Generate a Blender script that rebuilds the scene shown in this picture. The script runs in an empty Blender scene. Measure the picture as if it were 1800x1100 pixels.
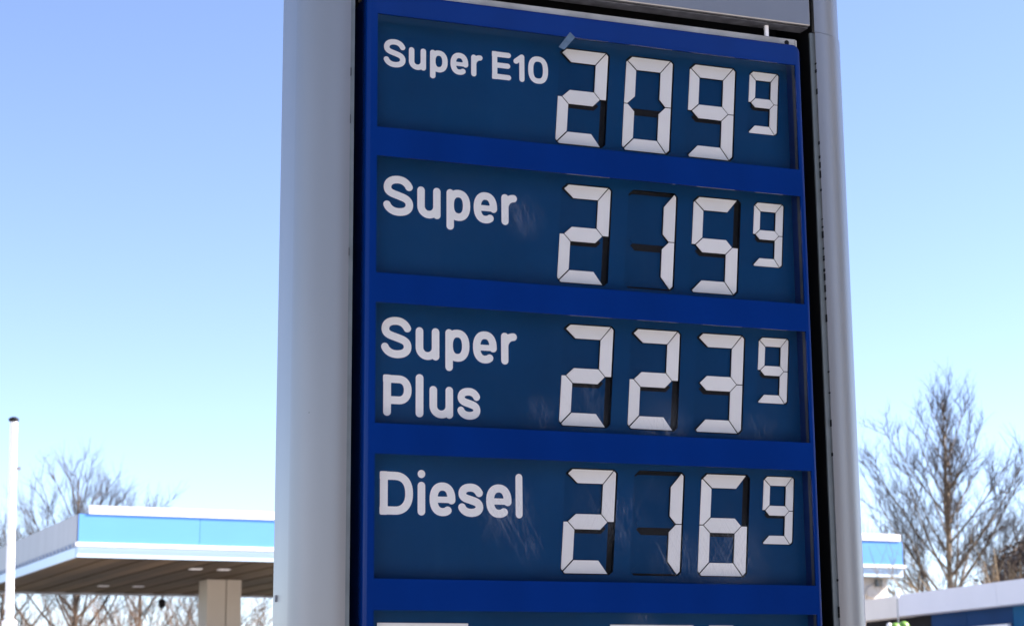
import bpy, bmesh, math, random
from mathutils import Vector, Matrix

scene = bpy.context.scene
COL = scene.collection
R = math.radians

# ------------------------------------------------------------------ camera
YAW, PITCH, ROLL = R(20.72), R(11.72), R(-0.45)
fwd = Vector((math.sin(YAW) * math.cos(PITCH), math.cos(YAW) * math.cos(PITCH), math.sin(PITCH)))
rgt = Vector((math.cos(YAW), -math.sin(YAW), 0))
upv = rgt.cross(fwd)
r2 = math.cos(ROLL) * rgt + math.sin(ROLL) * upv
u2 = math.cos(ROLL) * upv - math.sin(ROLL) * rgt
cam = bpy.data.cameras.new('camera')
camo = bpy.data.objects.new('camera', cam)
COL.objects.link(camo)
camo.matrix_world = Matrix(((r2.x, u2.x, -fwd.x, -1.29), (r2.y, u2.y, -fwd.y, -4.356), (r2.z, u2.z, -fwd.z, 1.6), (0, 0, 0, 1)))
cam.sensor_width = 36
cam.lens = 3312 / 1800 * 36
cam.clip_start = 0.1
cam.clip_end = 4000
cam.dof.use_dof = True
cam.dof.focus_distance = 4.95
cam.dof.aperture_fstop = 8.0
scene.camera = camo

# ------------------------------------------------------------------ sky, sun, exposure
SUN_AZ, SUN_EL = R(105), R(36)          # azimuth from +Y towards +X
world = bpy.data.worlds.new('World')
scene.world = world
world.use_nodes = True
wn = world.node_tree
bg = wn.nodes['Background']
sky = wn.nodes.new('ShaderNodeTexSky')
sky.sky_type = 'NISHITA'
sky.sun_disc = False
sky.sun_elevation = SUN_EL
sky.sun_rotation = SUN_AZ
sky.altitude = 100
sky.air_density = 0.7
sky.dust_density = 0.2
sky.ozone_density = 1.6
wn.links.new(sky.outputs[0], bg.inputs[0])
bg.inputs[1].default_value = 0.074
sl = bpy.data.lights.new('sun', 'SUN')
slo = bpy.data.objects.new('sun', sl)
COL.objects.link(slo)
sdir = Vector((math.sin(SUN_AZ) * math.cos(SUN_EL), math.cos(SUN_AZ) * math.cos(SUN_EL), math.sin(SUN_EL)))
slo.rotation_euler = (-sdir).to_track_quat('-Z', 'Y').to_euler()
slo.location = (20, 10, 30)
sl.energy = 5.0
sl.angle = R(0.5)
sl.color = (1.0, 0.94, 0.84)
vs = scene.view_settings
vs.view_transform = 'Standard'
vs.look = 'None'
vs.gamma = 1
vs.use_curve_mapping = False
vs.exposure = 2.05
vs.use_white_balance = True
vs.white_balance_temperature = 6500
vs.white_balance_tint = 20


# ------------------------------------------------------------------ materials
def mat(name, col, rough=0.5, metal=0.0, spec=0.5, var=0.0, scale=8.0, bump=0.0, bscale=60.0, stretch=(1, 1, 1), coat=0.0):
    m = bpy.data.materials.new(name)
    m.use_nodes = True
    nt = m.node_tree
    b = nt.nodes['Principled BSDF']
    b.inputs['Base Color'].default_value = (*col, 1)
    b.inputs['Roughness'].default_value = rough
    b.inputs['Metallic'].default_value = metal
    b.inputs['Specular IOR Level'].default_value = spec
    b.inputs['Coat Weight'].default_value = coat
    if var or bump:
        tc = nt.nodes.new('ShaderNodeTexCoord')
        mp = nt.nodes.new('ShaderNodeMapping')
        mp.inputs['Scale'].default_value = stretch
        nt.links.new(tc.outputs['Object'], mp.inputs[0])
    if var:
        n = nt.nodes.new('ShaderNodeTexNoise')
        n.inputs['Scale'].default_value = scale
        n.inputs['Detail'].default_value = 6
        nt.links.new(mp.outputs[0], n.inputs['Vector'])
        rp = nt.nodes.new('ShaderNodeValToRGB')
        rp.color_ramp.elements[0].position = 0.3
        rp.color_ramp.elements[1].position = 0.7
        rp.color_ramp.elements[0].color = (*[c * (1 - var) for c in col], 1)
        rp.color_ramp.elements[1].color = (*[min(1, c * (1 + var)) for c in col], 1)
        nt.links.new(n.outputs['Fac'], rp.inputs[0])
        nt.links.new(rp.outputs[0], b.inputs['Base Color'])
    if bump:
        n2 = nt.nodes.new('ShaderNodeTexNoise')
        n2.inputs['Scale'].default_value = bscale
        n2.inputs['Detail'].default_value = 4
        nt.links.new(mp.outputs[0], n2.inputs['Vector'])
        bp = nt.nodes.new('ShaderNodeBump')
        bp.inputs['Strength'].default_value = bump
        bp.inputs['Distance'].default_value = 0.01
        nt.links.new(n2.outputs['Fac'], bp.inputs['Height'])
        nt.links.new(bp.outputs[0], b.inputs['Normal'])
    return m


def silver_material():
    """Silver car-paint like coating with faint mottling, dirt specks and dust runs."""
    m = mat('silver_paint', (0.27, 0.267, 0.262), rough=0.36, metal=0.7, var=0.05, scale=3.0, bump=0.015, bscale=500, stretch=(1, 1, 0.35))
    nt = m.node_tree
    b = nt.nodes['Principled BSDF']
    prev = b.inputs['Base Color'].links[0].from_socket
    tc = nt.nodes.new('ShaderNodeTexCoord')
    v = nt.nodes.new('ShaderNodeTexVoronoi')
    v.inputs['Scale'].default_value = 22
    nt.links.new(tc.outputs['Object'], v.inputs['Vector'])
    lt = nt.nodes.new('ShaderNodeMath')
    lt.operation = 'LESS_THAN'
    lt.inputs[1].default_value = 0.032
    nt.links.new(v.outputs['Distance'], lt.inputs[0])
    n = nt.nodes.new('ShaderNodeTexNoise')
    n.inputs['Scale'].default_value = 5
    nt.links.new(tc.outputs['Object'], n.inputs['Vector'])
    gt = nt.nodes.new('ShaderNodeMath')
    gt.operation = 'GREATER_THAN'
    gt.inputs[1].default_value = 0.58
    nt.links.new(n.outputs['Fac'], gt.inputs[0])
    mu = nt.nodes.new('ShaderNodeMath')
    mu.operation = 'MULTIPLY'
    nt.links.new(lt.outputs[0], mu.inputs[0])
    nt.links.new(gt.outputs[0], mu.inputs[1])
    mx = nt.nodes.new('ShaderNodeMixRGB')
    mx.inputs[2].default_value = (0.12, 0.11, 0.11, 1)
    nt.links.new(mu.outputs[0], mx.inputs[0])
    nt.links.new(prev, mx.inputs[1])
    nt.links.new(mx.outputs[0], b.inputs['Base Color'])
    return m


def pane_material():
    """Clear acrylic sheet: thin reflection plus fine whitish scratches and dried drips."""
    m = bpy.data.materials.new('scratched_acrylic')
    m.use_nodes = True
    nt = m.node_tree
    N, L = nt.nodes, nt.links
    N.remove(N['Principled BSDF'])
    out = N['Material Output']
    tr = N.new('ShaderNodeBsdfTransparent')
    gl = N.new('ShaderNodeBsdfGlossy')
    gl.inputs['Roughness'].default_value = 0.02
    fr = N.new('ShaderNodeFresnel')
    fr.inputs['IOR'].default_value = 1.31
    m1 = N.new('ShaderNodeMixShader')
    L.new(fr.outputs[0], m1.inputs[0])
    L.new(tr.outputs[0], m1.inputs[1])
    L.new(gl.outputs[0], m1.inputs[2])
    tc = N.new('ShaderNodeTexCoord')

    def layer(rot, scale, lo, hi, mscale, mlo, mhi, seed):
        mp = N.new('ShaderNodeMapping')
        mp.inputs['Rotation'].default_value = (0, rot, 0)
        L.new(tc.outputs['Object'], mp.inputs[0])
        mp2 = N.new('ShaderNodeMapping')
        mp2.inputs['Scale'].default_value = scale
        mp2.inputs['Location'].default_value = (seed, seed, seed)
        L.new(mp.outputs[0], mp2.inputs[0])
        n = N.new('ShaderNodeTexNoise')
        n.inputs['Scale'].default_value = 1
        n.inputs['Detail'].default_value = 3
        L.new(mp2.outputs[0], n.inputs['Vector'])
        r = N.new('ShaderNodeMapRange')
        r.inputs[1].default_value = lo
        r.inputs[2].default_value = hi
        L.new(n.outputs['Fac'], r.inputs[0])
        mp3 = N.new('ShaderNodeMapping')
        mp3.inputs['Location'].default_value = (seed * 3.1, 0, seed * 1.7)
        L.new(tc.outputs['Object'], mp3.inputs[0])
        n2 = N.new('ShaderNodeTexNoise')
        n2.inputs['Scale'].default_value = mscale
        n2.inputs['Detail'].default_value = 2
        L.new(mp3.outputs[0], n2.inputs['Vector'])
        r2_ = N.new('ShaderNodeMapRange')
        r2_.inputs[1].default_value = mlo
        r2_.inputs[2].default_value = mhi
        L.new(n2.outputs['Fac'], r2_.inputs[0])
        k = N.new('ShaderNodeMath')
        k.operation = 'MULTIPLY'
        L.new(r.outputs[0], k.inputs[0])
        L.new(r2_.outputs[0], k.inputs[1])
        return k.outputs[0]
    a = layer(0.5, (520, 1, 7), 0.53, 0.68, 4.0, 0.30, 0.50, 1.3)
    c = layer(-0.45, (480, 1, 8), 0.55, 0.70, 4.5, 0.36, 0.56, 7.7)
    d = layer(0.0, (260, 1, 30), 0.56, 0.68, 6.0, 0.36, 0.56, 4.1)
    e = layer(0.0, (2.5, 1, 2.5), 0.45, 0.9, 3.0, 0.40, 0.8, 9.4)
    ad = N.new('ShaderNodeMath')
    L.new(a, ad.inputs[0])
    L.new(c, ad.inputs[1])
    ad2 = N.new('ShaderNodeMath')
    L.new(ad.outputs[0], ad2.inputs[0])
    L.new(d, ad2.inputs[1])
    # rubbed places where cleaning tools and stones hit the sheet
    total = None
    for px, pz, pr, pw in ((.62, 2.06, .13, 1.0), (.95, 1.96, .15, 1.2), (.80, 1.97, .10, .9), (.34, 2.06, .11, 1.0), (.40, 1.98, .06, 1.0), (.78, 2.31, .10, .9),
                           (.39, 2.82, .08, 1.0), (.43, 2.32, .06, .8), (.56, 2.35, .10, .5), (.75, 2.13, .05, .6), (1.05, 2.30, .08, .5), (.70, 1.80, .05, 1.2)):
        dv = N.new('ShaderNodeVectorMath')
        dv.operation = 'DISTANCE'
        dv.inputs[1].default_value = (px, .0045, pz)
        L.new(tc.outputs['Object'], dv.inputs[0])
        mr = N.new('ShaderNodeMapRange')
        mr.interpolation_type = 'SMOOTHSTEP'
        mr.inputs[1].default_value = pr
        mr.inputs[2].default_value = 0.0
        mr.inputs[3].default_value = 0.0
        mr.inputs[4].default_value = pw
        L.new(dv.outputs['Value'], mr.inputs[0])
        if total is None:
            total = mr.outputs[0]
        else:
            t_ = N.new('ShaderNodeMath')
            L.new(total, t_.inputs[0])
            L.new(mr.outputs[0], t_.inputs[1])
            total = t_.outputs[0]
    base_ = N.new('ShaderNodeMath')
    base_.inputs[1].default_value = 0.05
    L.new(total, base_.inputs[0])
    sp = N.new('ShaderNodeMath')
    sp.operation = 'MULTIPLY'
    L.new(base_.outputs[0], sp.inputs[0])
    L.new(ad2.outputs[0], sp.inputs[1])
    sc = N.new('ShaderNodeMath')
    sc.operation = 'MULTIPLY'
    sc.inputs[1].default_value = 0.10
    L.new(sp.outputs[0], sc.inputs[0])
    dust = N.new('ShaderNodeMath')
    dust.operation = 'MULTIPLY_ADD'
    dust.inputs[1].default_value = 0.012
    L.new(e, dust.inputs[0])
    L.new(sc.outputs[0], dust.inputs[2])
    dust.use_clamp = True
    df = N.new('ShaderNodeBsdfDiffuse')
    df.inputs['Color'].default_value = (0.7, 0.75, 0.8, 1)
    m2 = N.new('ShaderNodeMixShader')
    L.new(dust.outputs[0], m2.inputs[0])
    L.new(m1.outputs[0], m2.inputs[1])
    L.new(df.outputs[0], m2.inputs[2])
    L.new(m2.outputs[0], out.inputs[0])
    return m


M = {
    'silver': silver_material(),
    'lip': mat('dull_aluminium', (0.15, 0.175, 0.18), 0.5, 0.4, var=0.12, scale=20),
    'strip': mat('weathered_aluminium', (0.40, 0.385, 0.35), 0.5, 0.2, var=0.2, scale=14, bump=0.05, bscale=120),
    'frame': mat('blue_acrylic', (0.0002, 0.021, 0.138), 0.14, spec=0.18, var=0.12, scale=5, stretch=(1, 1, 0.3), bump=0.01, bscale=14),
    'board': mat('petrol_blue_board', (0.0002, 0.043, 0.135), 0.5, spec=0.1, var=0.10, scale=4),
    'flapblue': mat('petrol_blue_flap', (0.0002, 0.039, 0.122), 0.5, spec=0.1, var=0.08, scale=6),
    'white': mat('white_flap', (0.88, 0.88, 0.87), 0.5, spec=0.3, var=0.02, scale=12),
    'letter': mat('white_vinyl', (0.88, 0.88, 0.87), 0.5, spec=0.3, var=0.02, scale=10),
    'black': mat('black_plastic', (0.006, 0.006, 0.007), 0.6, spec=0.2),
    'dark': mat('dark_interior', (0.010, 0.011, 0.014), 0.8, spec=0.1),
    'navy': mat('navy_box_side', (0.004, 0.03, 0.16), 0.3),
    'flange': mat('dark_flange', (0.10, 0.105, 0.12), 0.6, 0.2, var=0.4, scale=30),  # darker, mottled grey for the header underside
    'reveal': mat('grey_reveal', (0.10, 0.11, 0.13), 0.6),
    'tape': mat('dusty_tape', (0.07, 0.12, 0.18), 0.5, var=.2, scale=60),
    'pane': pane_material(),
    'asphalt': mat('asphalt', (0.13, 0.128, 0.125), 0.9, var=0.25, scale=3, bump=0.3, bscale=90),
    'concrete': mat('pale_concrete', (0.50, 0.475, 0.44), 0.85, var=0.15, scale=1.5, bump=0.15, bscale=60),
    'ground': mat('dry_grass_ground', (0.09, 0.10, 0.05), 0.95, var=0.35, scale=0.8, bump=0.3, bscale=30),
    'whitepaint': mat('white_paint', (0.82, 0.82, 0.82), 0.4, var=0.02, scale=2),
    'skyblue': mat('sky_blue_fascia', (0.10, 0.30, 0.72), 0.35, var=0.03, scale=0.6),
    'paleblue': mat('pale_blue_trim', (0.52, 0.70, 0.86), 0.4, var=0.02, scale=1),
    'grey': mat('grey_sheet', (0.40, 0.41, 0.43), 0.5, 0.2, var=0.06, scale=2, stretch=(1, 1, 0.2)),
    'gutter': mat('blue_grey_gutter', (0.10, 0.17, 0.32), 0.5),
    'soffit': mat('brown_soffit', (0.085, 0.056, 0.030), 0.55, spec=0.12, var=0.35, scale=1.2, stretch=(1, 0.25, 1)),
    'taupe': mat('taupe_cladding', (0.42, 0.37, 0.30), 0.5, var=0.04, scale=1.5),
    'cream': mat('cream_render', (0.70, 0.66, 0.60), 0.8, var=0.05, scale=2),
    'fascia': mat('light_grey_fascia', (0.70, 0.70, 0.73), 0.45, var=0.03, scale=1.2),
    'wallnavy': mat('navy_wall_panel', (0.002, 0.035, 0.12), 0.6, spec=.1, var=0.1, scale=2),
    'wallteal': mat('teal_wall_panel', (0.002, 0.085, 0.21), 0.6, spec=.1, var=0.1, scale=2),
    'red': mat('dull_red', (0.22, 0.02, 0.02), 0.5),
    'bark': mat('bark', (0.085, 0.065, 0.048), 0.9, var=0.35, scale=9, bump=0.4, bscale=30),
    'barkpale': mat('pale_bark', (0.17, 0.135, 0.095), 0.9, var=0.35, scale=9, bump=0.4, bscale=30),
    'twig': mat('twigs', (0.055, 0.038, 0.026), 0.9, var=0.2, scale=4),
    'brush': mat('brown_brush', (0.16, 0.10, 0.06), 0.9, var=0.3, scale=5),
    'straw': mat('straw_stems', (0.30, 0.23, 0.14), 0.9, var=0.2, scale=5),
    'dryleaf': mat('dry_leaves', (0.115, 0.085, 0.065), 0.9, var=0.5, scale=3),
    'green': mat('green_ornament', (0.16, 0.33, 0.05), 0.4, var=0.15, scale=14),
    'brick': mat('dark_brick', (0.075, 0.05, 0.04), 0.85, var=0.25, scale=2),
    'glass': mat('dark_glass', (0.02, 0.025, 0.03), 0.08, spec=0.6),
    'rod': mat('grey_rod', (0.25, 0.26, 0.28), 0.4, 0.5),
}


def vary(m, lo):
    nt = m.node_tree
    b = nt.nodes['Principled BSDF']
    src = b.inputs['Base Color'].links[0].from_socket
    oi = nt.nodes.new('ShaderNodeObjectInfo')
    mr = nt.nodes.new('ShaderNodeMapRange')
    mr.inputs[3].default_value = lo
    nt.links.new(oi.outputs['Random'], mr.inputs[0])
    mx = nt.nodes.new('ShaderNodeVectorMath')
    mx.operation = 'SCALE'
    nt.links.new(src, mx.inputs[0])
    nt.links.new(mr.outputs[0], mx.inputs['Scale'])
    nt.links.new(mx.outputs[0], b.inputs['Base Color'])


vary(M['white'], 0.93)
vary(M['soffit'], 0.45)
vary(M['skyblue'], 0.93)
vary(M['fascia'], 0.95)


# ------------------------------------------------------------------ mesh helpers
class MB:
    def __init__(s):
        s.v, s.f = [], []

    def box(s, x0, x1, y0, y1, z0, z1):
        b = len(s.v)
        s.v += [(x, y, z) for x in (x0, x1) for y in (y0, y1) for z in (z0, z1)]
        s.f += [[b + i for i in q] for q in ((0, 1, 3, 2), (4, 6, 7, 5), (0, 4, 5, 1), (2, 3, 7, 6), (0, 2, 6, 4), (1, 5, 7, 3))]
        return s

    def poly_y(s, pts, y0, y1):
        """Prism of an x,z polygon between depths y0 (front) and y1."""
        b, n = len(s.v), len(pts)
        s.v += [(x, y0, z) for x, z in pts] + [(x, y1, z) for x, z in pts]
        s.f.append([b + i for i in range(n)])
        s.f.append([b + n + i for i in reversed(range(n))])
        for i in range(n):
            j = (i + 1) % n
            s.f.append([b + j, b + i, b + n + i, b + n + j])
        return s

    def prism_z(s, pts, z0, z1):
        b, n = len(s.v), len(pts)
        s.v += [(x, y, z0) for x, y in pts] + [(x, y, z1) for x, y in pts]
        s.f.append([b + i for i in reversed(range(n))])
        s.f.append([b + n + i for i in range(n)])
        for i in range(n):
            j = (i + 1) % n
            s.f.append([b + i, b + j, b + n + j, b + n + i])
        return s

    def tube(s, pts, rad, sides=4, cap=False):
        pts = [Vector(p) for p in pts]
        b = len(s.v)
        n = len(pts)
        ref = Vector((0.31, 0.87, 0.39))
        for i, p in enumerate(pts):
            d = (pts[min(i + 1, n - 1)] - pts[max(i - 1, 0)])
            if d.length < 1e-9:
                d = Vector((0, 0, 1))
            d.normalize()
            a = d.cross(ref)
            if a.length < 1e-3:
                a = d.cross(Vector((1, 0, 0)))
            a.normalize()
            c = d.cross(a)
            for k in range(sides):
                t = 2 * math.pi * k / sides
                s.v.append(tuple(p + (a * math.cos(t) + c * math.sin(t)) * rad[i]))
        for i in range(n - 1):
            for k in range(sides):
                k2 = (k + 1) % sides
                s.f.append([b + i * sides + k, b + i * sides + k2, b + (i + 1) * sides + k2, b + (i + 1) * sides + k])
        if cap:
            s.f.append([b + k for k in reversed(range(sides))])
            s.f.append([b + (n - 1) * sides + k for k in range(sides)])
        return s

    def quad(s, c, a, b_):
        b = len(s.v)
        s.v += [tuple(c - a - b_), tuple(c + a - b_), tuple(c + a + b_), tuple(c - a + b_)]
        s.f.append([b, b + 1, b + 2, b + 3])

    def mesh(s, name):
        me = bpy.data.meshes.new(name)
        me.from_pydata(s.v, [], s.f)
        me.update()
        return me

    def build(s, name, m, parent=None, smooth=False, bevel=0, fix=True):
        me = s.mesh(name)
        if fix:
            bm = bmesh.new()
            bm.from_mesh(me)
            bmesh.ops.recalc_face_normals(bm, faces=bm.faces)
            bm.to_mesh(me)
            bm.free()
        return link(name, me, m, parent, smooth, bevel)


def link(name, me, m, parent=None, smooth=False, bevel=0):
    me.materials.clear()
    me.materials.append(m)
    o = bpy.data.objects.new(name, me)
    COL.objects.link(o)
    if parent:
        o.parent = parent
    if smooth:
        for p in me.polygons:
            p.use_smooth = True
        try:
            me.set_sharp_from_angle(angle=R(40))
        except Exception:
            pass
    if bevel:
        bv = o.modifiers.new('edge', 'BEVEL')
        bv.width = bevel
        bv.segments = 2
        bv.limit_method = 'ANGLE'
    return o


def thing(name, label, cat, loc=(0, 0, 0), rz=0, group=None):
    o = bpy.data.objects.new(name, None)
    COL.objects.link(o)
    o.empty_display_size = 0.2
    o.location = loc
    o.rotation_euler = (0, 0, rz)
    return tag(o, label, cat, group)


def tag(o, label, cat, group=None):
    o['label'] = label
    o['category'] = cat
    if group:
        o['group'] = group
    return o


def holed(outer, holes, y):
    """Flat x,z sheet at depth y with polygon holes."""
    bm = bmesh.new()
    es = []
    for loop in [outer] + holes:
        vs_ = [bm.verts.new((x, y, z)) for x, z in loop]
        for i in range(len(vs_)):
            es.append(bm.edges.new((vs_[i], vs_[(i + 1) % len(vs_)])))
    bmesh.ops.triangle_fill(bm, use_beauty=True, use_dissolve=False, edges=es, normal=(0, -1, 0))
    for f in bm.faces:
        if f.normal.y > 0:
            f.normal_flip()
    return bm


def rrect(x0, x1, z0, z1, r, n=6):
    pts = []
    for cx, cz, a0 in ((x1 - r, z1 - r, 0), (x0 + r, z1 - r, 90), (x0 + r, z0 + r, 180), (x1 - r, z0 + r, 270)):
        for i in range(n + 1):
            a = R(a0 + 90 * i / n)
            pts.append((cx + r * math.cos(a), cz + r * math.sin(a)))
    return pts


# ------------------------------------------------------------------ setting: ground
def flat(name, x0, x1, y0, y1, z, m):
    mb = MB()
    mb.v = [(x0, y0, z), (x1, y0, z), (x1, y1, z), (x0, y1, z)]
    mb.f = [[0, 1, 2, 3]]
    o = mb.build(name, m, fix=False)
    o['kind'] = 'structure'
    return o


flat('ground', -1500, 1500, -1500, 1500, -0.10, M['ground'])
flat('road', -60, 90, -25, -13.1, -0.096, M['asphalt'])
fc = MB().box(-22, 40, -3.2, 53, -0.3, 0.0).build('forecourt', M['concrete'])
fc['kind'] = 'structure'
pv = MB().box(-60, 90, -13, -3.3, -0.3, 0.02).build('pavement', M['concrete'])
pv['kind'] = 'structure'

# ------------------------------------------------------------------ the price pylon
ROW0, PIT, WIN = 3.32, 0.3745, 0.300
YB = 0.058                               # depth of the boards behind the acrylic
pylon = thing('price_pylon', 'tall silver pylon with a blue fuel price display of white flip digits', 'price sign')


def column_profile(sgn, x_in, grow=0.0):
    a, b = 0.120 + grow, 0.090
    pts = []
    y0 = 0.012 - grow
    for i in range(17):
        t = R(90 * i / 16)
        pts.append((x_in + sgn * a * math.sin(t), y0 + b * (1 - math.cos(t))))
    for i in range(1, 17):
        t = R(90 * i / 16)
        pts.append((x_in + sgn * a * math.cos(t), y0 + b + 0.13 + b * math.sin(t)))
    return pts


XL, XR = -0.067, 1.273
ZT = 4.55
for sgn, x_in in ((-1, XL), (1, XR)):
    MB().prism_z(column_profile(sgn, x_in), 0.0, 3.4285).build('column', M['silver'], pylon, smooth=True)
    MB().prism_z(column_profile(sgn, x_in, -0.002), 3.4305, ZT).build('column_top', M['silver'], pylon, smooth=True)
    # forward facing lip along the inner edge of each column
    xa, xb = sorted((x_in - sgn * 0.0125, x_in))
    MB().box(xa, xb, 0.020, 0.026, 0.0, 3.4275).build('column_lip', M['lip'], pylon)
    xa, xb = sorted((x_in - sgn * 0.003, x_in - sgn * 0.001))
    MB().box(xa, xb, 0.0265, 0.29, 0.0, ZT - 0.01).build('gap_dark_sheet', M['black'], pylon)  # black sheet added so the open gap along the column reads dark
# ragged black rubber seal where the lip meets the column
rnd = random.Random(5)
for sgn, x_in, amt in ((1, XR, 0.8), (-1, XL, 0.06)):
    mb = MB()
    z = 0.05
    while z < 3.41:
        h = rnd.choice((rnd.uniform(0.002, 0.008), rnd.uniform(0.004, 0.022)))
        if rnd.random() < (0.45 if rnd.random() < .5 + .5 * math.sin(z * 5) else .08) * amt:
            w = rnd.uniform(0.0005, 0.0019)
            x0, x1 = sorted((x_in, x_in - sgn * w))
            mb.box(x0, x1, 0.0105, 0.0185, z, z + h)
        z += h + rnd.uniform(0.0, 0.006)
    mb.build('rubber_seal', M['black'], pylon)['kind'] = 'stuff'

# header panel with its folded lower flange, lower panel, inner housing
MB().box(XL + 0.014, XR - 0.018, 0.004, 0.016, 3.441, ZT - 0.02).build('header_panel', M['silver'], pylon, bevel=0.004)
MB().box(XL + 0.016, XR - 0.020, 0.0165, 0.058, 3.4385, 3.4415).build('header_flange', M['flange'], pylon)
MB().box(XL + 0.016, XR - 0.020, 0.2, 0.21, 3.40, ZT - 0.03).build('header_back', M['black'], pylon)
MB().box(XL + 0.01, XR - 0.01, 0.0, 0.05, 0.02, 1.440).build('lower_panel', M['silver'], pylon, bevel=0.004)
MB().box(XL + 0.004, XR - 0.004, 0.24, 0.25, 0.02, ZT - 0.03).build('back_panel', M['dark'], pylon)
MB().box(XL - 0.10, XR + 0.10, 0.05, 0.28, ZT, ZT + 0.012).build('top_cap', M['silver'], pylon)
MB().box(-0.021, 1.221, 0.03, 0.11, 3.384, 3.4065).build('top_rail', M['strip'], pylon, bevel=0.002)
MB().box(-0.021, 1.2235, 0.062, 0.112, 3.4085, 3.4115).build('top_rail_edge', M['lip'], pylon)
MB().box(1.217, 1.2235, 0.03, 0.11, 1.46, 3.4035).build('side_rail', M['strip'], pylon)
MB().box(1.128, 1.138, 0.032, 0.040, 3.4068, 3.4405).build('sky_gap_bar', M['whitepaint'], pylon)  # white bar standing in for bright sky seen through the header gap
mb = MB()
mb.tube([(1.192, 0.0285, 3.394), (1.192, 0.034, 3.394)], [0.007, 0.007], 10, True)
mb.build('rail_screw', M['black'], pylon)

# blue acrylic front sheet: outer rounded edge, five window openings
wins = []
for r in range(5):
    zt = ROW0 - r * PIT
    wins.append((0.0, 1.2, zt - WIN, zt))
FX0, FX1, FZ0, FZ1 = -0.028, 1.2185, 1.465, 3.381
RB = 0.011
outer = rrect(FX0 + RB, FX1 - RB, FZ0 + RB, FZ1 - RB, 0.012)
holes = [[(a, c), (b, c), (b, d), (a, d)] for a, b, c, d in wins]
bm = holed(outer, holes, 0.0)
# rounded outer edge and box side
no = len(outer)
cx, cz = (FX0 + FX1) / 2, (FZ0 + FZ1) / 2
prev = None
rings = []
for k in range(6):
    t = R(90 * k / 5)
    off, dep = RB * math.sin(t), RB * (1 - math.cos(t))
    rings.append((off, dep))
rings.append((RB, 0.030))
loops = []
for off, dep in rings:
    lp = []
    src = rrect(FX0 + RB - off, FX1 - RB + off, FZ0 + RB - off, FZ1 - RB + off, 0.012 + off)
    for x, z in src:
        lp.append(bm.verts.new((x, dep, z)))
    loops.append(lp)
for a, b in zip(loops, loops[1:]):
    for i in range(no):
        j = (i + 1) % no
        bm.faces.new((a[i], a[j], b[j], b[i]))
for (a, b, c, d) in wins:
    q = [(a, c), (b, c), (b, d), (a, d)]
    f0 = [bm.verts.new((x, 0.0, z)) for x, z in q]
    f1 = [bm.verts.new((x, 0.007, z)) for x, z in q]
    for i in range(4):
        j = (i + 1) % 4
        bm.faces.new((f0[j], f0[i], f1[i], f1[j]))
bmesh.ops.remove_doubles(bm, verts=bm.verts, dist=1e-5)
bmesh.ops.recalc_face_normals(bm, faces=bm.faces)
me = bpy.data.meshes.new('blue_frame')
bm.to_mesh(me)
bm.free()
frame = link('blue_frame', me, M['frame'], pylon, smooth=True)

# side walls of the box behind the sheet
MB().box(-0.022, -0.014, 0.031, 0.20, 1.47, 3.376).build('box_side', M['navy'], pylon)
MB().box(1.2045, 1.2125, 0.031, 0.20, 1.47, 3.376).build('box_side', M['navy'], pylon)
MB().box(1.2022, 1.2042, 0.0085, 0.026, 1.47, 3.376).build('reveal_strip', M['reveal'], pylon)
MB().box(-0.0135, 1.204, 0.016, 0.20, 3.362, 3.374).build('box_top', M['dark'], pylon)
MB().box(-0.0135, 1.204, 0.016, 0.20, 1.472, 1.482).build('box_bottom', M['dark'], pylon)
MB().box(-0.0135, 1.204, 0.19, 0.20, 1.485, 3.36).build('box_back', M['dark'], pylon)

# seven segment shapes, digit-local x (left edge 0), z measured down from the window top
SEG = {
    'a': [(.0055, -.0228), (.0175, -.0112), (.1315, -.0112), (.1030, -.0475), (.0335, -.0475)],
    'b': [(.1328, -.0122), (.1390, -.0190), (.1390, -.1436), (.1222, -.1436), (.1035, -.1240), (.1035, -.0487)],
    'c': [(.1222, -.1452), (.1390, -.1452), (.1390, -.2652), (.1306, -.2738), (.1030, -.2405), (.1030, -.1652)],
    'd': [(.0065, -.2703), (.0112, -.2755), (.1290, -.2755), (.1012, -.2412), (.0335, -.2412)],
    'e': [(.0, -.1452), (.0110, -.1452), (.0315, -.1652), (.0315, -.2398), (.0048, -.2688), (.0, -.2635)],
    'f': [(.0010, -.0265), (.0040, -.0243), (.0315, -.0492), (.0315, -.1232), (.0110, -.1436), (.0, -.1436)],
    'g': [(.0125, -.1444), (.0330, -.1247), (.1022, -.1247), (.1212, -.1444), (.1022, -.1643), (.0330, -.1643)],
}
ON = {'0': 'abcdef', '1': 'bc', '2': 'abged', '3': 'abgcd', '5': 'afgcd', '6': 'afgedc', '9': 'abcdfg'}
OCT = [(-.0015, -.022), (.0125, -.0085), (.1330, -.0085), (.1430, -.018), (.1430, -.268), (.1330, -.278), (.0090, -.278), (-.0015, -.267)]
SLANT, PIV = 0.074, -0.1443


def place(pts, x0, zt, sx=1.0, sz=1.0):
    out = []
    for x, z in pts:
        zz = -0.0112 + (z + 0.0112) * sz
        out.append((x0 + x * sx + (zz - (-0.0112 + (PIV + 0.0112) * sz)) * SLANT, zt + zz))
    return out


def inset(pts, d):
    n = len(pts)
    area = sum(pts[i][0] * pts[(i + 1) % n][1] - pts[(i + 1) % n][0] * pts[i][1] for i in range(n))
    sg = 1 if area > 0 else -1
    out = []
    for i in range(n):
        p0, p1, p2 = Vector(pts[i - 1]), Vector(pts[i]), Vector(pts[(i + 1) % n])
        a, b = (p1 - p0).normalized(), (p2 - p1).normalized()
        na, nb = Vector((-a.y, a.x)) * sg, Vector((-b.y, b.x)) * sg
        k = (na + nb)
        k = k / max(.25, k.length_squared) * 2
        out.append((p1.x + k.x * d, p1.y + k.y * d))
    return out


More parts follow.
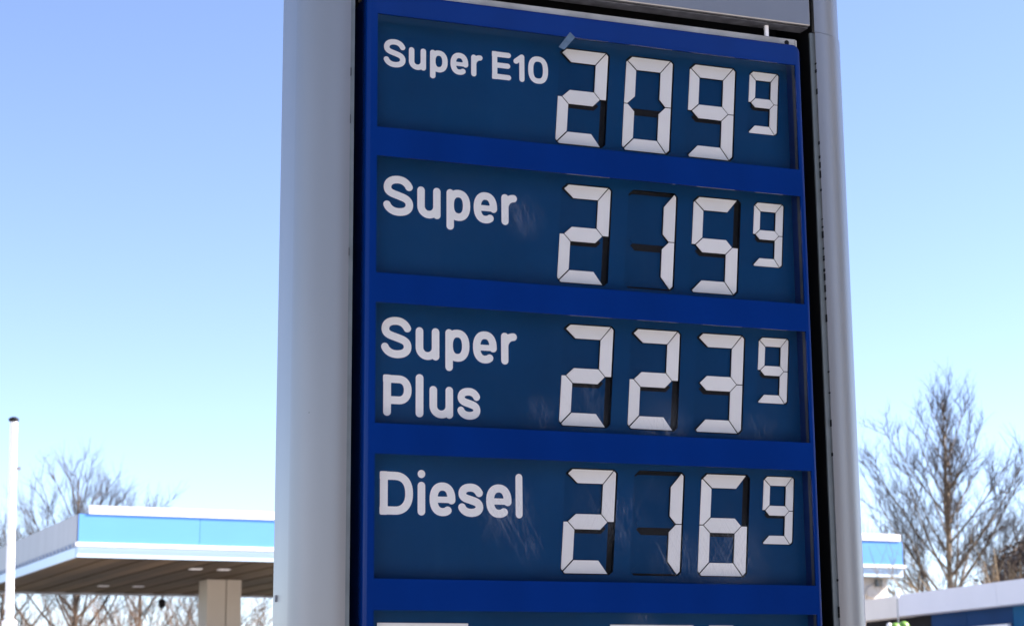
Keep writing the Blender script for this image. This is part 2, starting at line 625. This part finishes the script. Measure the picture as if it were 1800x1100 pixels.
def digit(board, ch, x0, zt, sx=1.0, sz=1.0):
    P = lambda pts: place(pts, x0, zt, sx, sz)
    on = ON[ch]
    yb = YB + 0.014
    # black well behind the flaps
    oc = P(OCT)
    mb = MB()
    n = len(oc)
    mb.v = [(x, YB, z) for x, z in oc] + [(x, yb, z) for x, z in oc]
    mb.f = [[n + i for i in range(n)]] + [[i, (i + 1) % n, n + (i + 1) % n, n + i] for i in range(n)]
    mb.build('digit_well', M['black'], board, fix=False)
    # blue plates: inner fields and flaps turned to their blue side
    mb = MB()
    yf = YB + 0.009
    up = [(.0320, -.0480), (.1033, -.0480), (.1033, -.1245), (.0320, -.1245)]
    lo = [(.0320, -.1645), (.1028, -.1645), (.1028, -.2408), (.0320, -.2408)]
    mb.poly_y(P(up), yf, yf + .002)
    mb.poly_y(P(lo), yf, yf + .002)
    if 'g' not in on:
        mb.poly_y(P([(.0125, -.1444), (.0320, -.1245), (.1033, -.1245), (.1215, -.1444), (.1028, -.1645), (.0320, -.1645)]), yf, yf + .002)
    if 'a' not in on:
        mb.poly_y(P([(.012, -.0190), (.128, -.0190), (.1033, -.0480), (.0320, -.0480), (.004, -.0245)]), yf, yf + .002)
    if 'b' not in on:
        mb.poly_y(P([(.1060, -.0445), (.1265, -.0205), (.1265, -.1440), (.1218, -.1440), (.1033, -.1245), (.1033, -.0480)]), yf, yf + .002)
    if 'c' not in on:
        mb.poly_y(P([(.1218, -.1448), (.1265, -.1448), (.1265, -.2675), (.1028, -.2408), (.1028, -.1645)]), yf, yf + .002)
    if 'd' not in on:
        mb.poly_y(P([(.0050, -.2680), (.0080, -.2715), (.1300, -.2715), (.1028, -.2408), (.0320, -.2408)]), yf, yf + .002)
    if 'e' not in on:
        mb.poly_y(P([(-.0008, -.1444), (.0115, -.1444), (.0320, -.1645), (.0320, -.2408), (.0045, -.2680), (-.0008, -.2640)]), yf, yf + .002)
    if 'f' not in on:
        mb.poly_y(P([(-.0008, -.0250), (.0035, -.0240), (.0320, -.0480), (.0320, -.1245), (.0115, -.1444), (-.0008, -.1444)]), yf, yf + .002)
    mb.build('digit_plate', M['flapblue'], board)
    # dark hinge slot below the middle bar
    MB().poly_y(P([(.0135, -.1600), (.0200, -.1545), (.1130, -.1545), (.1205, -.1600), (.1080, -.1735), (.0280, -.1735)]), yf - .001, yf - .0004).build('hinge_slot', M['black'], board)
    for s_ in on:
        MB().poly_y(inset(P(SEG[s_]), .0006), YB + .0006, YB + .0030).build('digit_segment', M['white'], board)
    return oc


# ---- lettering: round-ended strokes, united on a fine grid
def bez(p0, p1, p2, p3, n=10):
    out = []
    for i in range(n + 1):
        t = i / n
        u = 1 - t
        out.append((u ** 3 * p0[0] + 3 * u * u * t * p1[0] + 3 * u * t * t * p2[0] + t ** 3 * p3[0],
                    u ** 3 * p0[1] + 3 * u * u * t * p1[1] + 3 * u * t * t * p2[1] + t ** 3 * p3[1]))
    return out


def arc(cx, cy, rx, ry, a0, a1, n=28, e=2.0):
    out = []
    for i in range(n + 1):
        a = R(a0 + (a1 - a0) * i / n)
        c, s_ = math.cos(a), math.sin(a)
        out.append((cx + rx * math.copysign(abs(c) ** (2 / e), c), cy + ry * math.copysign(abs(s_) ** (2 / e), s_)))
    return out


S_CURVE = (bez((.650, .735), (.60, .84), (.50, .9), (.38, .9)) + bez((.38, .9), (.22, .9), (.11, .83), (.11, .70))
           + bez((.11, .70), (.11, .56), (.27, .54), (.38, .505)) + bez((.38, .505), (.51, .46), (.660, .44), (.660, .285))
           + bez((.660, .285), (.660, .16), (.54, .1), (.38, .1)) + bez((.38, .1), (.25, .1), (.14, .17), (.102, .265)))
XH = .79
GL = {
    'S': (.765, [S_CURVE], []),
    's': (.635, [[(.1 + (x - .1) * .77, .1 + (y - .1) * (XH - .2) / .8) for x, y in S_CURVE]], []),
    'u': (.60, [[(.1, XH - .1), (.1, .3)] + arc(.3, .3, .2, .2, 180, 360) + [(.5, .3)], [(.5, XH - .1), (.5, .1)]], []),
    'p': (.62, [[(.1, XH - .1), (.1, -.135)], arc(.31, .395, .21, .295, 0, 360, e=2.3)], []),
    'e': (.62, [[(.1, .385), (.52, .385)], arc(.31, .395, .212, .297, -2, 302, e=2.3)], []),
    'r': (.43, [[(.1, XH - .1), (.1, .1)], arc(.33, .44, .23, .25, 180, 92)], []),
    'l': (.20, [[(.1, .96), (.1, .1)]], []),
    'i': (.20, [[(.1, XH - .1), (.1, .1)], [(.1, .965), (.1, .966)]], []),
    'D': (.81, [[(.1, .1), (.1, .9), (.36, .9)] + arc(.36, .5, .35, .4, 90, -90, e=2.3) + [(.1, .1)]], [(0, .2, .8, 1), (0, .2, 0, .2)]),
    'P': (.70, [[(.1, .1), (.1, .9), (.38, .9)] + arc(.38, .645, .22, .255, 90, -90, e=2.2) + [(.1, .39)]], [(0, .2, .8, 1)]),
    'E': (.70, [[(.1, .1), (.1, .9)], [(.1, .9), (.6, .9)], [(.1, .51), (.57, .51)], [(.1, .1), (.6, .1)]], [(0, .2, .8, 1), (0, .2, 0, .2)]),
    '1': (.41, [[(.31, .9), (.31, .1)], [(.31, .9), (.1, .73)]], []),
    '0': (.74, [arc(.37, .5, .27, .4, 0, 360, e=2.5)], []),
}


def glyph_mesh(ch, hw=0.094, cell=0.0135):
    w, strokes, boxes = GL[ch]
    segs = [(p, q, (.022 if ch == 'e' and k == 0 else 0)) for k, st in enumerate(strokes) for p, q in zip(st, st[1:])]

    def sdf(x, y):
        d = 9.0
        for (ax, ay), (bx, by), thin in segs:
            dx, dy = bx - ax, by - ay
            l2 = dx * dx + dy * dy
            t = 0 if l2 < 1e-12 else max(0, min(1, ((x - ax) * dx + (y - ay) * dy) / l2))
            ex, ey = x - ax - t * dx, y - ay - t * dy
            dd = math.sqrt(ex * ex + ey * ey) + thin
            if dd < d:
                d = dd
        d -= hw
        for x0, x1, y0, y1 in boxes:
            rr = .035
            qx = abs(x - (x0 + x1) / 2) - (x1 - x0) / 2 + rr
            qy = abs(y - (y0 + y1) / 2) - (y1 - y0) / 2 + rr
            bd = math.hypot(max(qx, 0), max(qy, 0)) + min(max(qx, qy), 0) - rr
            d = min(d, bd)
        return d
    x0, y0 = -0.03, -0.27
    nx, ny = int((w + .06) / cell) + 1, int(1.37 / cell) + 1
    G = [[sdf(x0 + i * cell, y0 + j * cell) for i in range(nx + 1)] for j in range(ny + 1)]
    mb = MB()

    def add(pts):
        b = len(mb.v)
        mb.v.extend((x, 0, y) for x, y in pts)
        mb.f.append(list(range(b, b + len(pts))))
    for j in range(ny):
        run = None
        for i in range(nx + 1):
            full = i < nx and G[j][i] < 0 and G[j][i + 1] < 0 and G[j + 1][i] < 0 and G[j + 1][i + 1] < 0
            if full:
                if run is None:
                    run = i
                continue
            if run is not None:
                add([(x0 + run * cell, y0 + j * cell), (x0 + i * cell, y0 + j * cell), (x0 + i * cell, y0 + (j + 1) * cell), (x0 + run * cell, y0 + (j + 1) * cell)])
                run = None
            if i == nx:
                continue
            cs = [(i, j), (i + 1, j), (i + 1, j + 1), (i, j + 1)]
            if all(G[b][a] >= 0 for a, b in cs):
                continue
            poly = []
            for k in range(4):
                (a, b), (c, d) = cs[k], cs[(k + 1) % 4]
                g0, g1 = G[b][a], G[d][c]
                if g0 < 0:
                    poly.append((x0 + a * cell, y0 + b * cell))
                if (g0 < 0) != (g1 < 0):
                    t = g0 / (g0 - g1)
                    poly.append((x0 + (a + (c - a) * t) * cell, y0 + (b + (d - b) * t) * cell))
            if len(poly) > 2:
                add(poly)
    return mb.mesh('letter_' + ch)


GM = {}


def letter(board, ch, xa, xb, zbase, cap):
    if ch not in GM:
        GM[ch] = glyph_mesh(ch)
    w = GL[ch][0]
    o = bpy.data.objects.new('letter', GM[ch])
    if not GM[ch].materials:
        GM[ch].materials.append(M['letter'])
    COL.objects.link(o)
    o.parent = board
    o.location = (xa, YB - 0.0008, zbase)
    o.scale = ((xb - xa) / w, 1, cap)


SUP = [('S', .0337, .1146), ('u', .1239, .1875), ('p', .2022, .2677), ('e', .2760, .3409), ('r', .3517, .3969)]
ROWS = [
    ('2099', -.1195, .0765, [('S', .0325, .0927), ('u', .1003, .1478), ('p', .1577, .2068), ('e', .2138, .2632), ('r', .2704, .3037),
                             ('E', .3287, .3826), ('1', .3885, .4203), ('0', .4299, .4872)], 'board reading Super E10 209 9'),
    ('2159', -.1370, .1055, SUP, 'board reading Super 215 9'),
    ('2239', -.1275, .1055, [(c, a - .0033, b - .0033) for c, a, b in SUP], 'board reading Super Plus 223 9'),
    ('2169', -.1415, .1065, [('D', .0300, .1160), ('i', .1267, .1476), ('e', .1579, .2260), ('s', .2322, .2997), ('e', .3062, .3745), ('l', .3845, .4042)],
     'board reading Diesel 216 9'),
]
DX = [0.5145, 0.7058, 0.8955]
for r, (num, zb, cap, txt, lab) in enumerate(ROWS):
    zt = ROW0 - r * PIT
    holes = [place(OCT, DX[k], zt) for k in range(3)] + [place(OCT, 1.0815, zt, .652, .676)]
    bm = holed([(-.0135, zt - .333), (1.204, zt - .333), (1.204, zt + .035), (-.0135, zt + .035)], holes, YB)
    me = bpy.data.meshes.new('price_board')
    bm.to_mesh(me)
    bm.free()
    board = link('price_board', me, M['board'], pylon)
    board['label'] = lab
    for k in range(3):
        digit(board, num[k], DX[k], zt)
    digit(board, num[3], 1.0815, zt, .652, .676)
    for ch, a, b in txt:
        letter(board, ch, a, b, zt + zb, cap)
    if r == 2:
        for ch, a, b in (('P', .0369, .1115), ('l', .1210, .1425), ('u', .1571, .2204), ('s', .2306, .2932)):
            letter(board, ch, a, b, zt - .2730, .1035)
# fifth row: only the top of its window and white plates show
zt = ROW0 - 4 * PIT
bm = holed([(-.0135, zt - .333), (1.204, zt - .333), (1.204, zt + .035), (-.0135, zt + .035)], [], YB)
me = bpy.data.meshes.new('price_board')
bm.to_mesh(me)
bm.free()
board = link('price_board', me, M['board'], pylon)
board['label'] = 'lowest board with white plates'
for xa, xb in ((.0251, .2571), (.6366, .8684), (.9137, .9823)):
    MB().box(xa, xb, YB - .004, YB - .001, zt - .25, zt - .0272).build('white_plate', M['letter'], board)

# clear acrylic over each window, a strip of old tape on the first one
for r in range(5):
    zt = ROW0 - r * PIT
    mb = MB()
    mb.v = [(0.0, .0045, zt - WIN), (1.2, .0045, zt - WIN), (1.2, .0045, zt), (0.0, .0045, zt)]
    mb.f = [[0, 1, 2, 3]]
    mb.build('window_pane', M['pane'], pylon, fix=False)
MB().poly_y([(.4942, 3.2877), (.5103, 3.2818), (.5416, 3.3202), (.5272, 3.3327)], -.0012, -.0004).build('tape_strip', M['tape'], pylon)
# little clip on the outer flank of the column
MB().box(XL - .1235, XL - .1195, .205, .215, 1.850, 1.866).build('side_clip', M['rod'], pylon)

# ------------------------------------------------------------------ flag pole
fp = thing('flag_pole', 'slim white flag pole with black cap standing before the canopy', 'flag pole', (1.325, 20.5, 0))
tilt = [(-.115 * t / 5.27, 0, t) for t in (0, 1.5, 3.0, 4.2, 5.22)]
MB().tube(tilt, [.062, .058, .054, .050, .047], 14, True).build('pole', M['whitepaint'], fp, smooth=True)
x5 = -.115
MB().tube([(x5, 0, 5.222), (x5, 0, 5.235), (x5, 0, 5.262), (x5, 0, 5.285)], [.040, .066, .066, .030], 14, True).build('cap', M['black'], fp, smooth=True)
MB().tube([(-.056, 0, 2.58), (-.056, 0, 2.60), (-.056, 0, 2.68), (-.057, 0, 2.70)], [.06, .095, .095, .06], 14, True).build('collar', M['whitepaint'], fp, smooth=True)
MB().box(-.056 + .0, -.056 + .055, -.02, .02, 4.60, 4.64).build('cleat', M['rod'], fp)
MB().tube([(0, 0, 0), (0, 0, .04)], [.16, .15], 14, True).build('base_plate', M['rod'], fp)

# ------------------------------------------------------------------ canopy
cn = thing('station_canopy', 'filling station canopy with sky blue fascia, white trim and brown slatted soffit', 'canopy', (4.0, 34.72, 0), R(4.0))
CW, CD, CZ = 20.4, 13.2, 4.6
# pale lower strip, white trim, blue fascia boards, white top band: front edge
MB().box(0.02, CW - .02, 0.03, .10, CZ, CZ + .205).build('lower_strip', M['paleblue'], cn)
MB().box(-.03, CW + .03, -.04, .06, CZ + .215, CZ + .29).build('trim_rail', M['whitepaint'], cn, bevel=.006)
xs = [0.02, 2.55, 5.2, 7.8, 10.4, 13.0, 15.6, 18.2, CW - .02]
for a, b in zip(xs, xs[1:]):
    MB().box(a + .004, b - .004, 0.0, .05, CZ + .295, CZ + .87).build('fascia_board', M['skyblue'], cn)
MB().box(.22, CW - .08, -.03, .06, CZ + .875, CZ + 1.04).build('top_band', M['whitepaint'], cn, bevel=.008)
# flank: ribbed grey sheet and a gutter with bolt heads
y = 0.06
while y < CD - .05:
    MB().box(-.012 if int(y * 10) % 2 else -.004, .02, y, min(y + .392, CD), CZ + .29, CZ + .86).build('flank_sheet', M['grey'], cn)
    y += .40
MB().box(-.02, .03, .07, CD, CZ + .20, CZ + .28).build('gutter', M['gutter'], cn)
for k in range(32):
    MB().box(-.045, -.021, .2 + k * .4, .32 + k * .4, CZ + .215, CZ + .26).build('gutter_clip', M['grey'], cn)
MB().box(-.01, .04, .11, CD, CZ + .0, CZ + .195).build('flank_strip', M['paleblue'], cn)
MB().box(CW - .04, CW + .012, .06, CD, CZ, CZ + .86).build('flank_panel', M['grey'], cn)
MB().box(.02, CW - .05, CD - .05, CD, CZ, CZ + .86).build('rear_fascia', M['grey'], cn)
MB().box(.06, CW - .06, .11, CD - .06, CZ + .80, CZ + .85).build('roof_deck', M['grey'], cn)
# slatted soffit
mb = MB().box(0, .36, .12, CD - .08, 0, .03)
sm = mb.mesh('soffit_slat')
sm.materials.append(M['soffit'])
x = .06
k = 0
while x < CW - .42:
    o = bpy.data.objects.new('soffit_slat', sm)
    COL.objects.link(o)
    o.parent = cn
    o.location = (x, 0, CZ + .045 + (.012 if k % 2 else 0))
    x += .40
    k += 1
MB().box(.05, CW - .05, .115, CD - .07, CZ + .12, CZ + .13).build('soffit_backing', M['dark'], cn)
for lx, ly in ((3.2, 3.0), (3.85, 3.0), (2.6, 9.6), (3.5, 9.6), (6.2, 4.2), (7.4, 4.2), (11.0, 4.2), (11.0, 9.6)):
    MB().box(lx, lx + .26, ly, ly + .26, CZ + .022, CZ + .040).build('soffit_light', M['whitepaint'], cn, bevel=.004)
# column with a shadow joint, and a cream support wall near the other end
MB().box(4.56, 5.03, 6.55, 7.30, 0, CZ + .042).build('canopy_column', M['taupe'], cn, bevel=.01)
MB().box(5.05, 5.42, 6.55, 7.30, 0, CZ + .042).build('canopy_column', M['taupe'], cn, bevel=.01)
MB().box(5.03, 5.05, 6.60, 7.25, 0, CZ + .040).build('shadow_joint', M['dark'], cn)
MB().box(16.9, 20.18, .42, .72, 0, CZ + .03).build('support_wall', M['cream'], cn, bevel=.01)
mb = MB()
mb.tube([(19.1, .405, 4.55), (19.2, .402, 4.3), (19.15, .405, 3.9), (19.1, .405, 3.2)], [.010] * 4, 5)
mb.tube([(19.85, .405, 4.5), (19.55, .402, 4.35), (19.40, .402, 4.05), (19.35, .405, 3.6)], [.012] * 4, 5)
mb.build('cable_shadow', M['grey'], cn)  # faint cable shadows on the wall, shaped as thin grey tubes
MB().box(19.78, 19.95, .30, .40, 4.38, 4.56).build('wall_lamp', M['lip'], cn, bevel=.01)
mb = MB()
mb.tube([(5.05, CD - .35, CZ), (5.05, CD - .35, CZ - .10)], [.02, .02], 8, True)
mb.tube([(5.05, CD - .35, CZ - .10), (5.05, CD - .35, CZ - .16), (5.05, CD - .35, CZ - .30), (5.05, CD - .35, CZ - .36)], [.05, .11, .09, .02], 10, True)
mb.build('hanging_speaker', M['black'], cn, smooth=True)

# ------------------------------------------------------------------ shop
ang = math.atan2(16.762 - 16.057, 25.508 - 19.744)
sh = thing('station_shop', 'low shop with light grey roof fascia over dark blue wall panels', 'shop', (16.057, 19.744, 0), -ang)
# local +Y runs away along the facade, local -X faces the forecourt
FT, FB = 3.4, 3.035
for a, b in ((-9.0, -4.0), (-4.0, 0.9), (0.9, 4.43)):
    MB().box(0, .30, a + .004, b - .004, FB, FT).build('roof_fascia', M['fascia'], sh, bevel=.006)
MB().box(.0, .30, 4.43, 6.6, FB - .01, FT - .012).build('roof_fascia', M['cream'], sh, bevel=.006)
MB().box(.30, 9.0, -9.0, 6.6, FT - .25, FT - .02).build('roof', M['grey'], sh)
ys = [(-9.0, -6.0, 'wallteal'), (-6.0, -3.2, 'wallteal'), (-3.2, -.9, 'wallteal'), (-.9, 1.05, 'wallteal'), (1.05, 2.6, 'wallnavy'), (2.6, 3.9, 'wallnavy'), (3.9, 6.6, 'dark')]
for a, b, mk in ys:
    MB().box(.35, .42, a + .005, b - .005, .25, FB + .05).build('wall_panel', M[mk], sh)
MB().box(.33, .36, -9.0, 6.6, 0, .25).build('plinth', M['fascia'], sh)
MB().box(.45, 9.0, -9.0, -8.9, 0, FT - .26).build('end_wall', M['fascia'], sh)
MB().box(.45, 9.0, 6.5, 6.6, 0, FT - .26).build('end_wall', M['cream'], sh)
MB().box(.27, .34, 1.10, 3.55, 2.20, 2.775).build('shop_sign_board', M['whitepaint'], sh, bevel=.006)
MB().box(.27, .34, 4.5, 6.2, 2.60, 2.735).build('red_band', M['red'], sh)

# slender rod with a white finial and green balls before the shop
rod = thing('ornament_stake', 'thin grey rod with white finial and green balls before the shop', 'ornament', (14.55, 20.9, 0))
MB().tube([(0, 0, 0), (0, 0, 1.6), (0, 0, 3.15)], [.014, .013, .011], 8, True).build('rod', M['rod'], rod)


def ball(name, m, parent, c, r, sq=1.0):
    bm_ = bmesh.new()
    bmesh.ops.create_icosphere(bm_, subdivisions=3, radius=r)
    for v in bm_.verts:
        v.co = Vector((v.co.x, v.co.y, v.co.z * sq * (1 + .08 * math.sin(5 * math.atan2(v.co.y, v.co.x))))) + Vector(c)
    me_ = bpy.data.meshes.new(name)
    bm_.to_mesh(me_)
    bm_.free()
    return link(name, me_, m, parent, smooth=True)


ball('finial', M['whitepaint'], rod, (0, 0, 3.175), .035, 1.3)
ball('green_ball', M['green'], rod, (.075, -.03, 2.715), .085)
ball('green_ball', M['green'], rod, (-.080, -.03, 2.690), .085)
ball('pale_ball', M['paleblue'], rod, (.135, .07, 2.715), .075)
ball('white_ball', M['whitepaint'], rod, (-.165, .0, 2.735), .04)


# ------------------------------------------------------------------ trees
def perp(d, rn):
    a = Vector((rn.uniform(-1, 1), rn.uniform(-1, 1), rn.uniform(-1, 1)))
    a = a - d * a.dot(d)
    return a.normalized() if a.length > 1e-4 else Vector((1, 0, 0))


def branch_path(p, d, L, rn, n, bend=0.25, wob=0.08):
    pts = [p.copy()]
    d = d.normalized()
    for i in range(n):
        d = (d + Vector((0, 0, bend / n)) + Vector((rn.uniform(-wob, wob), rn.uniform(-wob, wob), rn.uniform(-wob, wob)))).normalized()
        p = p + d * (L / n)
        pts.append(p.copy())
    return pts


def twigs(mb, pts, rn, L, r0, depth, dens, i0=1):
    """Side shoots along a branch, going finer with each level."""
    n = len(pts) - 1
    cnt = max(2, int(L * dens))
    for k in range(cnt):
        t = rn.uniform(0.22, 1.0) * n
        i = min(int(t), n - 1)
        p = pts[i].lerp(pts[i + 1], t - i)
        d = (pts[i + 1] - pts[i]).normalized()
        a = (d * rn.uniform(.75, 1.1) + perp(d, rn) * rn.uniform(.45, .85) + Vector((0, 0, .18))).normalized()
        l = L * rn.uniform(.25, .48) * (1.15 - .55 * t / n)
        if depth == 0:
            l = rn.uniform(.25, .75)
        sg = 3 if depth else 2
        q = branch_path(p, a, l, rn, sg, .22, .07)
        rr = r0 * rn.uniform(.75, 1.1)
        mb.tube(q, [rr * (1 - .6 * j / sg) for j in range(sg + 1)], 3)
        if depth:
            twigs(mb, q, rn, l, rr * .62, depth - 1, dens * 1.75)


def tree(name, label, x, y, H, spread, seed, nl=22, start=.28, tr=.14, barkm='bark', group=None, incl=(.95, .45), depth=2, dens=3.4, twigr=.014, tap=.8):
    rn = random.Random(seed)
    t = thing(name, label, 'tree', (x, y, 0), 0, group)
    n = 12
    tp = []
    for i in range(n + 1):
        k = i / n
        tp.append(Vector((math.sin(k * 4 + seed) * .10 * k, math.cos(k * 3.3 + seed) * .10 * k, H * .97 * k)))
    rad = [tr * (1 - .93 * (i / n) ** .85) + .004 for i in range(n + 1)]
    rad[0] *= 1.35
    MB().tube(tp, rad, 8).build('trunk', M[barkm], t, smooth=True)
    crown = MB()
    for k in range(nl):
        f = start + (0.93 - start) * (k + rn.uniform(-.3, .3)) / nl
        f = max(start, min(.95, f))
        i = min(int(f * n), n - 1)
        p = tp[i].lerp(tp[i + 1], f * n - i)
        az = k * 2.399 + rn.uniform(-.4, .4)
        g = (f - start) / (1 - start)
        inc = incl[0] * (1 - g) + incl[1] * g
        d = Vector((math.cos(az) * math.sin(inc), math.sin(az) * math.sin(inc), math.cos(inc)))
        L = spread * (1.62 * (1 - g) ** tap + .22) * rn.uniform(.8, 1.1)
        q = branch_path(p, d, L, rn, 7, .45, .07)
        rb = max(.016, rad[i] * .50 * rn.uniform(.8, 1.1))
        lim = MB().tube(q, [rb * (1 - .85 * j / 7) + .004 for j in range(8)], 5)
        lim.build('limb', M[barkm], t, smooth=True, fix=False)
        twigs(crown, q, rn, L, twigr, depth, dens)
    twigs(crown, tp[int(n * .6):], rn, H * .38, twigr, depth, dens)
    crown.build('crown', M['twig'], t, fix=False)
    return t


BT = 'bare trees behind the filling station'
tree('bare_tree', 'tall bare tree with straight pale trunk and pyramid crown behind the shop', 31.95, 45.6, 11.1, 2.9, 5, nl=36, start=.24, tr=.17, barkm='barkpale', incl=(.88, .50), dens=3.0, tap=.82, twigr=.017)
tree('bare_tree', 'bare tree with slanting dark limbs rising beside the brown bush', 35.6, 43.8, 8.6, 2.8, 21, nl=16, start=.22, tr=.13, incl=(1.0, .5), dens=3.0)
tree('bare_tree', 'bare tree with rounded crown rising above the canopy corner', 7.1, 57.2, 9.0, 2.7, 8, nl=26, start=.30, tr=.16, incl=(.95, .45), dens=3.1)
for x, y, H, sp, sd, nl, lb in ((4.6, 55.5, 7.3, 2.3, 12, 18, 'lower bare tree between the flag pole and the round-crowned tree'),
                                (3.0, 58.0, 6.4, 2.2, 14, 15, 'small bare tree right behind the white flag pole'),
                                (9.4, 58.5, 8.0, 2.0, 15, 17, 'bare tree whose tip just clears the white canopy band'),
                                (11.6, 60.0, 6.0, 2.0, 17, 14, 'short bare tree seen only below the soffit beside the canopy column')):
    tree('bare_tree', lb, x, y, H, sp, sd, nl=nl, start=.22, tr=.12, group=BT, dens=2.8)


def brush(x, y, H, w, seed, label, m='brush', stems=60, group=None):
    """Multi-stemmed winter shrub."""
    rn = random.Random(seed)
    t = thing('winter_shrub', label, 'shrub', (x, y, 0), 0, group)
    st, tw = MB(), MB()
    for k in range(stems):
        a = rn.uniform(0, 6.283)
        p = Vector((rn.uniform(-.5, .5) * w * .5, rn.uniform(-.5, .5) * w * .5, 0))
        d = Vector((math.cos(a) * .4, math.sin(a) * .4, 1))
        L = H * rn.uniform(.65, 1.08)
        q = branch_path(p, d, L, rn, 6, .1, .12)
        st.tube(q, [.022 * (1 - .12 * j) for j in range(7)], 4)
        twigs(tw, q, rn, L * .6, .011, 1, 4.0)
    st.build('stems', M[m], t, fix=False)
    tw.build('crown', M['brush'], t, fix=False)
    return t


for x, y, H, w, sd, lb in ((10.2, 55.0, 4.9, 2.2, 31, 'rust brown winter shrub under the hanging speaker'), (12.2, 56.0, 4.7, 2.4, 32, 'rust brown winter shrub behind the taupe canopy column'),
                           (8.6, 54.0, 4.4, 2.0, 33, 'rust brown winter shrub at the foot of the round-crowned tree'), (5.6, 53.8, 4.2, 2.0, 34, 'rust brown winter shrub next to the flag pole')):
    brush(x, y, H, w, sd, lb, group='brown shrubs beyond the canopy')


def leafy_bush(x, y, seed):
    rn = random.Random(seed)
    t = thing('brown_bush', 'wide tangled brown bush with dry leaves behind the shop roof', 'bush', (x, y, 0))
    lv, st = MB(), MB()
    rx, ry, H = 2.3, 2.2, 5.3
    for k in range(26000):
        a, b = rn.uniform(0, 6.283), rn.random() ** .45
        zz = rn.random()
        lump = 1 + .16 * math.sin(3 * a + 2) + .10 * math.sin(7 * a + seed)
        prof = math.sqrt(max(0, 1 - (zz ** 2.2))) * lump
        p = Vector((math.cos(a) * rx * b * prof, math.sin(a) * ry * b * prof, .3 + zz * (H - .3) * (.92 + .08 * lump)))
        s_ = rn.uniform(.018, .05)
        d = Vector((rn.uniform(-1, 1), rn.uniform(-1, 1), rn.uniform(-1, 1))).normalized()
        lv.quad(p, d * s_, perp(d, rn) * s_ * .6)
    for k in range(70):
        a = rn.uniform(0, 6.283)
        p = Vector((math.cos(a) * rn.uniform(0, 1.2), math.sin(a) * rn.uniform(0, 1.0), 0))
        d = Vector((math.cos(a) * rn.uniform(.3, 1.0), math.sin(a) * rn.uniform(.3, .8), 1))
        L = rn.uniform(3.8, 5.6)
        q = branch_path(p, d, L, rn, 7, -.35, .14)
        st.tube(q, [.03 * (1 - .11 * j) for j in range(8)], 4)
        twigs(st, q, rn, L * .5, .012, 1, 3.5)
    lv.build('foliage', M['dryleaf'], t, fix=False)
    st.build('stems', M['straw'], t, fix=False)


leafy_bush(25.6, 32.2, 4)

# ------------------------------------------------------------------ building across the road (mirrored in the acrylic)
ab = thing('apartment_block', 'dark brick apartment block across the road facing the price pylon', 'building', (2, -30, 0))
MB().box(0, 34, -10, 0, 0, 14.6).build('wall', M['brick'], ab)
MB().box(-.3, 34.3, -10.3, .3, 14.6, 14.9).build('roof', M['lip'], ab)
for fl in range(5):
    for k in range(10):
        wx, wz = 1.6 + k * 3.25, .9 + fl * 2.75
        w = MB().box(wx, wx + 1.3, .0, .05, wz, wz + 1.5).build('window', M['lip'], ab)
        MB().box(wx + .08, wx + 1.22, .052, .06, wz + .08, wz + 1.42).build('pane', M['glass'], w)

# ------------------------------------------------------------------ unseen house, added to keep direct sun off the pylon
nb = thing('added_shade_house', 'unseen tall plain house added beside the forecourt to shade the pylon', 'building', (9.5, -4.5, 0))
MB().box(0, 8, 0, 4.4, 0, 12.4).build('wall', M['cream'], nb)
MB().box(-.15, 8.15, -.15, 4.55, 12.4, 12.6).build('roof', M['lip'], nb)
for fl in range(4):
    for k in range(2):
        wy, wz = .5 + k * 2.0, 1.0 + fl * 2.95
        w = MB().box(-.05, 0, wy, wy + 1.4, wz, wz + 1.5).build('window', M['lip'], nb)
        MB().box(-.06, -.052, wy + .08, wy + 1.32, wz + .08, wz + 1.42).build('pane', M['glass'], w)
